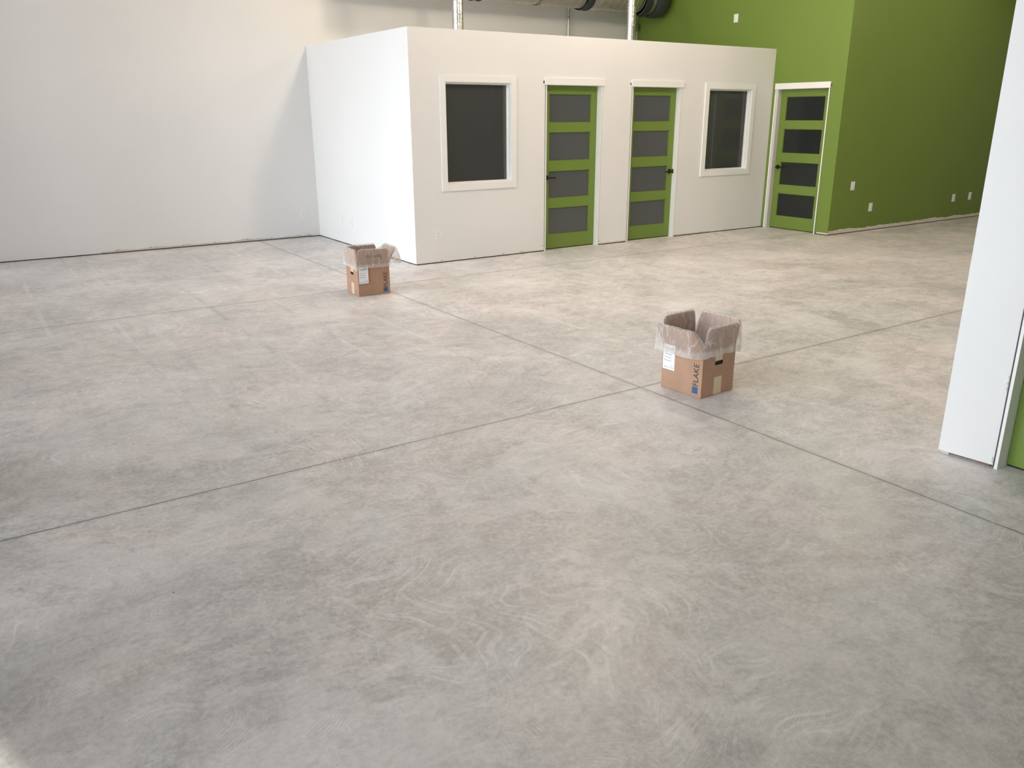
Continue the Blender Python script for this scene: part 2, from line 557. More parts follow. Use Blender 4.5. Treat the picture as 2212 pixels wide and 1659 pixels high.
for i, (a, b) in enumerate(WR):
    storefront('window_%d' % (i + 10), 'Y', YR - 0.05, a, b, 'tall rear storefront pane behind the viewpoint', 2.1)

# pavement outside
pv = box('pavement', -14, XW - 0.1, -16, 16, -0.25, -0.05, M['asphalt'])
tag(pv, 'grey pavement outside the storefront', 'ground', kind='structure')
pv2 = box('pavement', XW - 0.1, 19, -16, YR - 0.1, -0.25, -0.05, M['asphalt'])
tag(pv2, 'grey pavement outside the rear windows', 'ground', kind='structure')

# ------------------------------------------------------------------ office block
OT = 0.12
W1 = (4.868, 5.780, 0.912, 2.062)
W2 = (9.165, 10.070, 0.905, 2.045)
D1 = (6.297, 7.205)       # rough openings incl. jambs
D2 = (7.718, 8.626)
DH = 2.063
of = wall('wall_office_front', 'Y', YF, YF + OT, X0, XG, GAPZ, HO, [W1, W2, (D1[0], D1[1], GAPZ, DH), (D2[0], D2[1], GAPZ, DH)], M['white_office'], 'front wall of the low white office block, two doors and two windows in it')
for (a, b) in ((X0 + 0.012, D1[0]), (D1[1], D2[0]), (D2[1], XG)):
    gap_shade_bar(of, 'Y', YF + 0.012, YF + OT - 0.01, a, b)
screws(of, [(4.766, .026), (5.241, .026), (5.658, .026), (5.944, .030), (6.262, .075), (7.222, .05), (8.66, .02), (9.2, .02), (9.7, .02)], 'Y', YF, -1)
ol = wall('wall_office_left', 'X', X0, X0 + OT, YF + OT, YB, GAPZ, HO, [], M['white'], 'plain white left face of the office block')
gap_shade_bar(ol, 'X', X0 + 0.012, X0 + OT - 0.01, YF + OT, YB)
oc = box('ceiling_office', X0 + OT, XG, YF + OT, YB, HO - 0.14, HO - 0.02, M['white'])
tag(oc, 'flat lid over the low office block', 'ceiling', kind='structure')
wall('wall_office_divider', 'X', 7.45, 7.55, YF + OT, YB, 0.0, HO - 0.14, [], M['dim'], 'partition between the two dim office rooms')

# ------------------------------------------------------------------ green wall with third door
D3 = (7.627, 8.578)
wg = wall('wall_green', 'X', XG, XG + 0.12, YG, YB, GAPZ, CEIL, [(D3[0], D3[1], GAPZ, DH)], M['green'], 'tall green wall behind the office block with a door in it')
gap_shade_bar(wg, 'X', XG + 0.012, XG + 0.11, YG + 0.012, D3[0])
wr = wall('wall_green_right', 'Y', YG, YG + 0.12, XG + 0.12, XE, GAPZ, CEIL, [], M['green_foot'], 'long green wall running away to the right, pale bare strip at its foot')
gap_shade_bar(wr, 'Y', YG + 0.012, YG + 0.11, XG + 0.12, XE)
# bare strip round the corner, on the short return beside the door
box('bare_strip', XG - 0.0006, XG + 0.01, YG, YG + 0.19, GAPZ, 0.034, mat('bare_board', (0.66, 0.62, 0.53), 0.7), wg)
box('bare_strip', XG, XG + 0.12, YG - 0.0008, YG + 0.01, GAPZ, 0.062, bpy.data.materials['bare_board'], wg)
# back of the doorway: a closed dim cupboard
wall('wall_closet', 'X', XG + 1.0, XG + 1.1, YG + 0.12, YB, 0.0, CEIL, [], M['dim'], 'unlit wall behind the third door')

# ------------------------------------------------------------------ wall end on the right (pillar) with green door
PA, PB = (4.060, 2.035), (4.088, 1.766)
bm = bmesh.new()
ring = [PA, PB, (4.205, 1.778), (4.205, 1.915), (7.0, 1.915), (7.0, 2.035)]
lo = [bm.verts.new((*q, 0.016)) for q in ring]
hi = [bm.verts.new((*q, CEIL)) for q in ring]
for i in range(len(ring)):
    j = (i + 1) % len(ring)
    bm.faces.new((lo[i], lo[j], hi[j], hi[i]))
bm.faces.new(lo); bm.faces.new(hi)
pw = obj('wall_pillar', bm, M['white'])
tag(pw, 'white wall end standing by the right edge of the view', 'wall', kind='structure')
bm = bmesh.new()
bx(bm, 4.10, 6.9, 1.925, 2.02, 0, 0.016)
bx(bm, 4.105, 4.19, 1.79, 1.92, 0, 0.016)
obj('sole_plate', bm, M['wood'], pw)
bm = bmesh.new()
bx(bm, 4.072, 4.10, 1.985, 2.028, 0.0, 0.016)
obj('shim', bm, mat('torn_paper_edge', (0.6, 0.55, 0.48), 0.8), pw)
# bumpy torn filler along the joint of wall and jamb
bm = bmesh.new()
random.seed(4)
for z in (0.035, 0.05, 0.42, 0.45, 0.475):
    for k in range(3):
        v = bmesh.ops.create_icosphere(bm, subdivisions=1, radius=0.004 + 0.003 * random.random())['verts']
        for q in v: q.co += Vector((4.087, 1.772 + 0.008 * random.random(), z + random.uniform(-.01, .01)))
obj('torn_filler', bm, M['white'], pw)
wall('wall_divider', 'X', 4.205, 4.30, YR, 0.88, 0.0, CEIL, [], M['green'], 'green wall beyond the nearest door on the right')
wall('wall_divider_header', 'X', 4.205, 4.30, 0.88, 1.766, 2.08, CEIL, [], M['green'], 'wall piece above the nearest door on the right')

# ------------------------------------------------------------------ doors
def door(name, w, glassmat, handle_left, label, header=(-0.02, 0.03), wide_jamb=False, recess=0.078):
    """Local frame: opening from x=0 to w (outside of the jambs), wall face at y=0, into the wall is +y."""
    t = empty(name)
    tag(t, label, 'door', kind='structure')
    j = 0.018
    H = 2.045
    slab0, slab1 = j + 0.002, w - j - 0.002
    if wide_jamb: slab0 = j + 0.043
    # slab frame: stiles and rails
    st, z0 = 0.098, 0.012
    rails = [(z0, 0.192), (0.537, 0.661), (1.005, 1.132), (1.484, 1.601), (1.944, H - 0.003)]
    bm = bmesh.new()
    y0, y1 = recess, recess + 0.044
    bx(bm, slab0, slab0 + st, y0, y1, z0, H - 0.003, 0.0015)
    bx(bm, slab1 - st, slab1, y0, y1, z0, H - 0.003, 0.0015)
    for (a, b) in rails:
        bx(bm, slab0 + st - 0.001, slab1 - st + 0.001, y0, y1, a, b, 0.001)
    s = obj('door_slab', bm, M['green_door'], t)
    for k in range(4):
        a, b = rails[k][1], rails[k + 1][0]
        bm = bmesh.new()
        x0, x1 = slab0 + st, slab1 - st
        for (p, q, r_, u) in ((x0, x1, a, a + 0.007), (x0, x1, b - 0.007, b), (x0, x0 + 0.007, a, b), (x1 - 0.007, x1, a, b)):
            bx(bm, p, q, y0 + 0.008, y0 + 0.03, r_, u)
        obj('bead', bm, M['green_door'], s)
        bm = bmesh.new()
        bx(bm, x0 + 0.002, x1 - 0.002, y0 + 0.016, y0 + 0.024, a + 0.002, b - 0.002)
        obj('glass_pane', bm, glassmat, s)
    # jambs: two legs and a head, raw cream front edges
    bm = bmesh.new()
    bx(bm, 0.0, j, -0.004, 0.115, 0.0, H + j)
    bx(bm, w - j, w, -0.004, 0.115, 0.0, H + j)
    bx(bm, j, w - j, -0.004, 0.115, H, H + j)
    bx(bm, w - j - 0.012, w - j, recess + 0.046, 0.112, 0.0, H)
    bx(bm, j, j + 0.012, recess + 0.046, 0.112, 0.0, H)
    jb = obj('door_jamb', bm, M['trim'], t)
    if wide_jamb:
        bm = bmesh.new()
        bx(bm, j, j + 0.041, 0.004, 0.10, 0.0, H)
        obj('jamb_liner', bm, mat('grey_jamb', (0.60, 0.59, 0.56), 0.5), t)  # plain grey, darker than the other jambs
    # dark strip painting the shaded slot between the board and the jamb, each side
    bm = bmesh.new()
    bx(bm, -0.007, -0.0005, -0.0012, 0.02, 0.012, H + 0.01)
    bx(bm, w + 0.0005, w + 0.0045, -0.0012, 0.02, 0.012, H + 0.01)
    obj('shadow_gap', bm, M['gap_grey'], t)
    # head casing
    h0, h1 = header
    bm = bmesh.new()
    bx(bm, h0, w + h1, -0.019, 0.0, H + 0.004, H + 0.086, 0.002)
    obj('head_casing', bm, M['trim'], t)
    # black disc painting the dark of a hole at one end of the head casing
    bm = bmesh.new()
    side = -1 if handle_left != 'third' else 1
    cx = h0 - 0.006 if side < 0 else w + h1 + 0.006
    cyl(bm, (cx, -0.0015, H + 0.035), (cx, 0.004, H + 0.035), 0.017, seg=16)
    for v in bm.verts:
        v.co.x = cx + (v.co.x - cx) * 0.65
    obj('hole', bm, M['dark'], t)
    # dark strip painting the shade under the slab
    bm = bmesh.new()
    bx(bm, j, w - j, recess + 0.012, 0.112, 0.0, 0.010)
    obj('door_gap_shade', bm, M['dark'], t)
    # lever handle
    hx = slab0 + 0.055 if handle_left else slab1 - 0.055
    sg = 1 if handle_left else -1
    hz = 0.925
    bm = bmesh.new()
    cyl(bm, (hx, recess, hz), (hx, recess - 0.010, hz), 0.033, 0.031, 28)
    cyl(bm, (hx, recess - 0.008, hz), (hx, recess - 0.052, hz), 0.0105, 0.010, 16)
    hd = obj('door_handle', bm, M['black'], s, True, R(40))
    bm = bmesh.new()
    pts = [(hx - sg * 0.008, recess - 0.050, hz), (hx + sg * 0.03, recess - 0.053, hz + 0.001), (hx + sg * 0.075, recess - 0.050, hz), (hx + sg * 0.118, recess - 0.045, hz - 0.003)]
    for a, b in zip(pts, pts[1:]):
        cyl(bm, a, b, 0.0095, 0.0085, 14)
    for q in pts:
        v = bmesh.ops.create_uvsphere(bm, u_segments=12, v_segments=8, radius=0.0092)['verts']
        for k in v: k.co += Vector(q)
    obj('lever', bm, M['black'], s, True, R(50))
    bm = bmesh.new()
    ex = j if handle_left else w - j
    bx(bm, ex - 0.0005 if handle_left else ex - 0.0015, ex + 0.0015 if handle_left else ex + 0.0005, recess - 0.022, recess + 0.012, hz - 0.03, hz + 0.03)
    obj('strike_plate', bm, M['black'], t)
    return t

d1 = door('door_1', D1[1] - D1[0], M['frosted'], True, 'green door nearer the office corner, four grey frosted panes, handle on its left')
d1.location = (D1[0], YF, 0)
d2 = door('door_2', D2[1] - D2[0], M['frosted'], False, 'green door beside the small office window, four grey frosted panes, handle on its right')
d2.location = (D2[0], YF, 0)
d3 = door('door_3', D3[1] - D3[0], M['frosted_dark'], 'third', 'green door in the green wall, four near-black panes', header=(0.0, 0.008), wide_jamb=True)
d3.location = (XG, D3[1], 0)
d3.rotation_euler = (0, 0, R(-90))
# nearest door on the right, only its jamb and green edge reach into view
t = empty('door_4', (4.205, 1.762, 0))
tag(t, 'green door with a white jamb cut off by the right edge of the view', 'door', kind='structure')
bm = bmesh.new()
bx(bm, 4.085 - 4.205, -0.021 + 0.02, -0.016, 0.0, 0.0, 2.06, 0.001)
bx(bm, 4.085 - 4.205, -0.001, -0.882, -0.866, 0.0, 2.06, 0.001)
bx(bm, 4.085 - 4.205, -0.001, -0.866, -0.016, 2.044, 2.06)
obj('door_jamb', bm, M['trim'], t)
bm = bmesh.new()
bx(bm, 4.083 - 4.205, 4.10 - 4.205, 0.0005, 0.0055, 0.01, 2.06)
obj('shadow_gap', bm, M['gap_grey'], t)
bm = bmesh.new()
for (a, b, c, d) in ((-0.864, -0.766, .012, 2.042), (-0.116, -0.018, .012, 2.042)):
    bx(bm, -0.030, 0.014, a, b, c, d)
for (c, d) in ((0.012, 0.192), (0.537, 0.661), (1.005, 1.132), (1.484, 1.601), (1.944, 2.042)):
    bx(bm, -0.030, 0.014, -0.767, -0.115, c, d)
s4 = obj('door_slab', bm, M['green_door'], t)
for (c, d) in ((0.192, 0.537), (0.661, 1.005), (1.132, 1.484), (1.601, 1.944)):
    bm = bmesh.new()
    bx(bm, -0.012, -0.004, -0.766, -0.116, c, d)
    obj('glass_pane', bm, M['frosted'], s4)
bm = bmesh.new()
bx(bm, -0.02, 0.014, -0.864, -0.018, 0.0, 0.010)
obj('door_gap_shade', bm, M['dark'], t)  # near-black strip painting the shade below this door

# ------------------------------------------------------------------ office windows
def window(name, hole, cas, label):
    x0, x1, z0, z1 = hole
    t = empty(name, ((x0 + x1) / 2, YF, z0))
    tag(t, label, 'window', kind='structure')
    cx = (x0 + x1) / 2
    def B(bm, a, b, y0, y1, c, d, bev=0.0):
        bx(bm, a - cx, b - cx, y0, y1, c - z0, d - z0, bev)
    c0, c1, e0, e1 = cas
    bm = bmesh.new()   # flat casing, mitre-free boards
    B(bm, c0, x0 + 0.004, -0.018, 0.0, e0, e1, 0.0015)
    B(bm, x1 - 0.004, c1, -0.018, 0.0, e0, e1, 0.0015)
    B(bm, x0 + 0.004, x1 - 0.004, -0.0178, 0.0, e0, z0 + 0.004, 0.0015)
    B(bm, x0 + 0.004, x1 - 0.004, -0.0178, 0.0, z1 - 0.004, e1, 0.0015)
    obj('casing', bm, M['trim'], t)
    bm = bmesh.new()   # reveal boards and glass stops
    w = 0.010
    B(bm, x0, x0 + w, 0.0, 0.12, z0, z1)
    B(bm, x1 - w, x1, 0.0, 0.12, z0, z1)
    B(bm, x0 + w, x1 - w, 0.0, 0.12, z0, z0 + w)
    B(bm, x0 + w, x1 - w, 0.0, 0.12, z1 - w, z1)
    g = 0.026
    for (y0, y1) in ((0.052, 0.068), (0.076, 0.090)):
        B(bm, x0 + w, x0 + g, y0, y1, z0 + w, z1 - w)
        B(bm, x1 - g, x1 - w, y0, y1, z0 + w, z1 - w)
        B(bm, x0 + g, x1 - g, y0, y1, z0 + w, z0 + g)
        B(bm, x0 + g, x1 - g, y0, y1, z1 - g, z1 - w)
    obj('window_frame', bm, M['trim'], t)
    bm = bmesh.new()
    B(bm, x0 + w, x1 - w, 0.069, 0.075, z0 + w, z1 - w)
    obj('pane', bm, M['glass'], t)
window('window_1', W1, (4.798, 5.852, 0.840, 2.131), 'larger dark window near the office corner, white casing')
window('window_2', W2, (9.088, 10.140, 0.834, 2.118), 'dark window between the second green door and the green wall, white casing')

# ------------------------------------------------------------------ wall plates
def outlet(name, loc, rz, label, kind, w=0.072, h=0.116, group=None):
    t = empty(name, loc, rz)
    tag(t, label, 'outlet' if kind != 'switch' else 'light switch', group)
    bm = bmesh.new()
    bx(bm, -w / 2, w / 2, -0.006, 0.0, -h / 2, h / 2, 0.0018)
    obj('cover_plate', bm, M['plate'], t)
    if kind == 'duplex':
        for s in (-1, 1):
            bm = bmesh.new()
            cyl(bm, (0, -0.006, s * 0.0195), (0, -0.0082, s * 0.0195), 0.0165, 0.016, 20)
            for v in bm.verts: v.co.z = s * 0.0195 + (v.co.z - s * 0.0195) * 0.86
            f = obj('socket', bm, M['plate'], t)
            bm = bmesh.new()
            for x in (-0.006, 0.006): bx(bm, x - 0.0012, x + 0.0012, -0.0086, -0.0081, s * 0.0195 - 0.002, s * 0.0195 + 0.006)
            cyl(bm, (0, -0.0081, s * 0.0195 - 0.007), (0, -0.0086, s * 0.0195 - 0.007), 0.0022, seg=8)
            obj('slot', bm, M['slot'], f)
    elif kind == 'switch':
        for s in ((-1, 1) if w > 0.08 else (0,)):
            bm = bmesh.new()
            bx(bm, s * 0.022 - 0.0155, s * 0.022 + 0.0155, -0.0085, -0.005, -0.033, 0.033, 0.001)
            obj('rocker', bm, M['plate'], t)
    else:
        bm = bmesh.new()
        bx(bm, -0.017, 0.017, -0.0078, -0.005, -0.034, 0.034, 0.001)
        obj('insert', bm, M['plate'], t)
    return t
outlet('wall_outlet', (4.729, YF, 0.335), 0, 'white duplex outlet on the office front below the larger window', 'duplex')
outlet('wall_outlet', (4.179, YB, 0.337), 0, 'white duplex outlet low on the long back wall near the corner', 'duplex')
outlet('wall_outlet', (X0, 10.504, 0.322), R(-90), 'white outlet low on the office side wall, the one nearer the cardboard box', 'duplex')
outlet('wall_plate', (X0, 10.838, 0.337), R(-90), 'blank white plate low on the office side wall, the one nearer the back corner', 'insert')
outlet('light_switch', (11.004, YG, 0.690), 0, 'white switch plate on the green wall, highest of the low plates', 'switch', 0.09, 0.125)
outlet('wall_outlet', (11.515, YG, 0.352), 0, 'pale outlet low on the green wall, just right of the switch plate', 'insert', 0.086, 0.125)
outlet('wall_outlet', (13.835, YG, 0.362), 0, 'left one of the two pale outlets far along the green wall', 'insert', 0.086, 0.125)
outlet('wall_outlet', (14.343, YG, 0.366), 0, 'pale outlet farthest along the green wall, nearest the white pillar', 'insert', 0.086, 0.125)
outlet('wall_plate', (XG, 9.455, 3.107), R(-90), 'white plate high on the green wall above the office block', 'insert', 0.085, 0.12)

# ------------------------------------------------------------------ ducts
def spiral(name, p0, p1, r, material, parent, pitch=0.14, seg=40, seam=0.006, wseam=0.012):
    """Spiral-seam round duct as one mesh: a tube whose radius swells along a helix."""
    p0, p1 = Vector(p0), Vector(p1)
    L = (p1 - p0).length
    q = (p1 - p0).to_track_quat('Z', 'Y').to_matrix()
    n = max(8, int(L / 0.0035))
    bm = bmesh.new()
    rows = []
    for k in range(n + 1):
        s = L * k / n
        row = []
        for i in range(seg):
            a = 2 * math.pi * i / seg
            ph = (s / pitch + i / seg) % 1.0
            dd = min(ph, 1 - ph) * pitch
            rr = r + seam * max(0.0, 1 - (dd / wseam)) ** 0.7
            row.append(bm.verts.new(p0 + q @ Vector((rr * math.cos(a), rr * math.sin(a), s))))
        rows.append(row)
    for k in range(n):
        for i in range(seg):
            j = (i + 1) % seg
            bm.faces.new((rows[k][i], rows[k][j], rows[k + 1][j], rows[k + 1][i]))
    return obj(name, bm, material, parent, True)

def collar(name, p0, p1, r, material, parent, lip=0.012):
    bm = bmesh.new()
    p0, p1 = Vector(p0), Vector(p1)
    d = (p1 - p0).normalized()
    cyl(bm, p0, p1, r, seg=48)
    cyl(bm, p0, p0 + d * 0.015, r + lip, seg=48)
    cyl(bm, p1 - d * 0.015, p1, r + lip, seg=48)
    return obj(name, bm, material, parent, True, R(35))

DY, DZ, DR = 11.05, 3.525, 0.235
t = empty('spiral_duct', (4.9, DY, DZ))
tag(t, 'large horizontal spiral duct hanging along the back wall above the office', 'duct')
def sub(p): return (p[0] - 4.9, p[1] - DY, p[2] - DZ)
spiral('duct_pipe', sub((4.9, DY, DZ)), sub((8.75, DY, DZ)), DR, M['galv_dark'], t)
collar('duct_collar', sub((6.72, DY, DZ)), sub((6.86, DY, DZ)), DR + 0.008, M['wrap'], t)
collar('duct_collar', sub((7.86, DY, DZ)), sub((7.92, DY, DZ)), DR + 0.006, M['galv_dark'], t, 0.008)
collar('duct_collar', sub((8.72, DY, DZ)), sub((8.84, DY, DZ)), DR + 0.016, M['wrap'], t)
collar('duct_collar', sub((8.86, DY, DZ)), sub((9.02, DY, DZ)), DR + 0.010, M['galv'], t)
spiral('duct_pipe', sub((9.0, DY, DZ)), sub((9.95, DY, DZ)), DR - 0.004, M['galv_dark'], t)
# wye branch rising forward out of the collar
bm = bmesh.new()
cyl(bm, sub((9.02, DY - 0.05, DZ + 0.1)), sub((9.42, DY - 0.28, DZ + 0.62)), 0.13, 0.10, 32)
cyl(bm, sub((9.40, DY - 0.27, DZ + 0.60)), sub((9.40, DY - 0.27, CEIL)), 0.10, 0.10, 32)
obj('branch', bm, M['galv'], t, True, R(40))
collar('duct_collar', sub((9.90, DY, DZ)), sub((10.04, DY, DZ)), DR + 0.03, M['wrap'], t, 0.02)
bm = bmesh.new()
cyl(bm, sub((10.04, DY, DZ)), sub((10.16, DY, DZ)), DR + 0.012, seg=48)
obj('duct_band', bm, M['galv_dark'], t, True, R(40))
# dark wrapped boot at its end, against the green wall
bm = bmesh.new()
rows = []
prof = [(0.0, 0.05), (0.0, 0.27), (0.05, 0.295), (0.16, 0.295), (0.24, 0.28), (0.30, 0.23), (0.325, 0.12), (0.33, 0.0)]
for (dx, rr) in prof[1:-1]:
    rows.append([bm.verts.new(Vector(sub((10.15 + dx, DY + rr * math.cos(2 * math.pi * i / 40), DZ + rr * math.sin(2 * math.pi * i / 40))))) for i in range(40)])
for k in range(len(rows) - 1):
    for i in range(40):
        j = (i + 1) % 40
        bm.faces.new((rows[k][i], rows[k][j], rows[k + 1][j], rows[k + 1][i]))
bm.faces.new(rows[0]); bm.faces.new(rows[-1])
obj('duct_boot', bm, M['wrap'], t, True, R(40))
for hx in (5.6, 7.4, 9.4):
    bm = bmesh.new()
    bx(bm, hx - 4.9 - 0.012, hx - 4.9 + 0.012, -0.001, 0.001, DR, CEIL - DZ)
    ringv = []
    obj('hanger_strap', bm, M['galv_dark'], t)

def riser(name, x, y, r, label, elbow):
    t = empty(name, (x, y, HO - 0.02))
    tag(t, label, 'duct', 'spiral duct risers out of the office roof')
    z0 = 0.0
    top = 0.86 if elbow else 1.6
    spiral('duct_pipe', (0, 0, z0), (0, 0, top), r, M['galv'], t, 0.135, 48, 0.0022, 0.006)
    bm = bmesh.new()
    cyl(bm, (0, 0, 0.0), (0, 0, 0.015), r + 0.03, seg=40)
    obj('flange', bm, M['galv'], t, True, R(40))
    # folded lengthwise seam facing the room
    if elbow:
        collar('duct_collar', (0, 0, 0.57), (0, 0, 0.645), r + 0.008, M['galv_dark'], t, 0.004)
        # adjustable elbow up there, turning back to the big duct
        bm = bmesh.new()
        rows = []
        n = 8
        for k in range(n + 1):
            a = R(90) * k / n
            c = Vector((0, 0.20 - 0.20 * math.cos(a), top + 0.20 * math.sin(a)))
            nx = Vector((1, 0, 0))
            nz = Vector((0, -math.cos(a), math.sin(a)))
            rows.append([bm.verts.new(c + (nx * math.cos(2 * math.pi * i / 32) + nz * math.sin(2 * math.pi * i / 32)) * (r + 0.004)) for i in range(32)])
        for k in range(n):
            for i in range(32):
                j = (i + 1) % 32
                bm.faces.new((rows[k][i], rows[k][j], rows[k + 1][j], rows[k + 1][i]))
        obj('elbow', bm, M['galv'], t, True, R(20))
        bm = bmesh.new()
        cyl(bm, (0, 0.18, top + 0.20), (0, 0.36, top + 0.20), r + 0.004, seg=32)
        obj('branch', bm, M['galv'], t, True, R(40))
    else:
        bm = bmesh.new()
        bx(bm, 0.010, 0.018, -r - 0.0045, -r + 0.002, 0.0, top)
        for v in bm.verts:
            pass
        obj('seam', bm, M['galv'], t)
    return t
riser('duct_riser', 5.985, 10.2, 0.0735, 'thin shiny spiral duct riser at the left, above the larger office window', False)
riser('duct_riser', 9.045, 10.2, 0.0735, 'thin shiny spiral duct riser at the right, in front of the big duct end', True)

def conduit(x, z0, z1, label, r=0.0125, jb=None, second=None):
    t = empty('conduit', (x, YB - r - 0.004, z0))
    tag(t, label, 'conduit')
    bm = bmesh.new()
    cyl(bm, (0, 0, 0), (0, 0, z1 - z0), r, seg=16)
    obj('pipe', bm, M['galv'], t, True, R(40))
    bm = bmesh.new()
    bx(bm, -0.03, 0.03, r, r + 0.003, 0.62, 0.65)
    bx(bm, -0.016, 0.016, -r - 0.002, r + 0.003, 0.62, 0.65)
    obj('clamp', bm, M['galv'], t)
    return t
ZL = HO - 0.02
conduit(8.985, ZL, CEIL, 'single thin steel conduit on the back wall above the office')
conduit(10.405, ZL, CEIL, 'left conduit of the pair running through the grey junction box')
conduit(10.465, ZL, CEIL, 'right conduit of the pair, next to the green wall corner')
t = empty('junction_box', (10.425, YB - 0.030, 3.145))
tag(t, 'small grey junction box on the pair of conduits', 'junction box')
bm = bmesh.new()
bx(bm, -0.075, 0.06, -0.055, 0.0, -0.055, 0.055, 0.003)
obj('box_body', bm, M['galv_dark'], t)
bm = bmesh.new()
bx(bm, -0.068, 0.053, -0.058, -0.054, -0.048, 0.048, 0.001)
obj('cover_plate', bm, M['galv_dark'], t)

# dark round duct end high on the green wall, next to the pillar
t = empty('duct_stub', (14.75, YG - 0.35, 3.50))
tag(t, 'dark duct end high on the green wall beside the pillar', 'duct')
bm = bmesh.new()
cyl(bm, (0, 0.05, 0), (3.5, 0.05, 0), 0.16, seg=40)
obj('duct_pipe', bm, M['wrap'], t, True, R(40))
collar('duct_collar', (-0.02, 0.05, 0), (0.08, 0.05, 0), 0.166, M['wrap'], t)

# ------------------------------------------------------------------ ceiling lights
emi = bpy.data.materials.new('lit_diffuser')
emi.use_nodes = True
eb = emi.node_tree.nodes['Principled BSDF']
eb.inputs['Base Color'].default_value = (0.9, 0.9, 0.88, 1)
eb.inputs['Emission Color'].default_value = (1.0, 0.86, 0.68, 1)
eb.inputs['Emission Strength'].default_value = 6.0
def strip_light(x, y, z, power, label, along='Y', ln=1.8, col=(1.0, 0.85, 0.69)):
    t = empty('ceiling_light', (x, y, z), 0 if along == 'Y' else R(90))
    tag(t, label, 'ceiling light', 'suspended strip lights')
    bm = bmesh.new()
    bx(bm, -0.11, 0.11, -ln / 2, ln / 2, 0.0, 0.07, 0.008)
    obj('housing', bm, M['trim'], t)
    bm = bmesh.new()
    bx(bm, -0.095, 0.095, -ln / 2 + 0.02, ln / 2 - 0.02, -0.012, 0.0)
    obj('diffuser', bm, emi, t)
    for s in (-1, 1):
        bm = bmesh.new()
        cyl(bm, (0, s * ln * 0.4, 0.07), (0, s * ln * 0.4, CEIL - z), 0.003, seg=8)
        obj('hanger', bm, M['galv_dark'], t)
    d = bpy.data.lights.new('strip_glow', 'POINT')
    d.shadow_soft_size = 0.14
    d.energy = power
    d.color = col
    o = bpy.data.objects.new('strip_glow', d)
    COL.objects.link(o)
    o.parent = t
    o.location = (0, 0, -0.17)
    return t
strip_light(5.22, 6.0, 4.2, 120, 'suspended strip light over the middle of the hall')
strip_light(5.22, 9.4, 4.55, 70, 'suspended strip light above the office corner')
strip_light(7.2, 8.2, 4.1, 50, 'added light above the office doors, brightening the wall behind')  # extra lamp out of view, added to brighten the wall above the office
strip_light(9.0, 5.6, 4.2, 95, 'added light in front of the office doors, brightening the wall above them')  # another added lamp, unseen, lifting the wall over the office
strip_light(12.6, 5.0, 4.3, 70, 'suspended strip light in the right-hand bay', 'X')

# ------------------------------------------------------------------ cardboard boxes
def cardboard():
    mm = mat('cardboard', (0.42, 0.27, 0.17), 0.75, spec=0.25)
    s = NT(mm)
    tcx = s.n('ShaderNodeTexCoord').outputs['Object']
    n1 = s.noise(tcx, 9, 4)
    flute = s.n('ShaderNodeTexWave')
    s.link(tcx, flute.inputs['Vector'])
    flute.inputs['Scale'].default_value = 70
    flute.bands_direction = 'DIAGONAL'
    c = s.mix(s.rng(n1, 0.3, 0.7), (0.375, 0.232, 0.155), (0.435, 0.272, 0.182))
    s.link(c, s.b.inputs['Base Color'])
    return mm
M['card'] = cardboard()
M['card_edge'] = mat('cardboard_cut_edge', (0.50, 0.36, 0.24), 0.8)
M['tape'] = mat('tan_paper_tape', (0.62, 0.50, 0.34), 0.45)
M['paper'] = mat('white_label_paper', (0.82, 0.83, 0.86), 0.5)
M['ink'] = mat('black_ink', (0.015, 0.012, 0.012), 0.5)
M['grey_ink'] = mat('grey_ink', (0.16, 0.16, 0.19), 0.6)
M['blue'] = mat('blue_ink', (0.025, 0.10, 0.23), 0.5)
M['pen'] = mat('marker_ink', (0.05, 0.04, 0.035), 0.6)

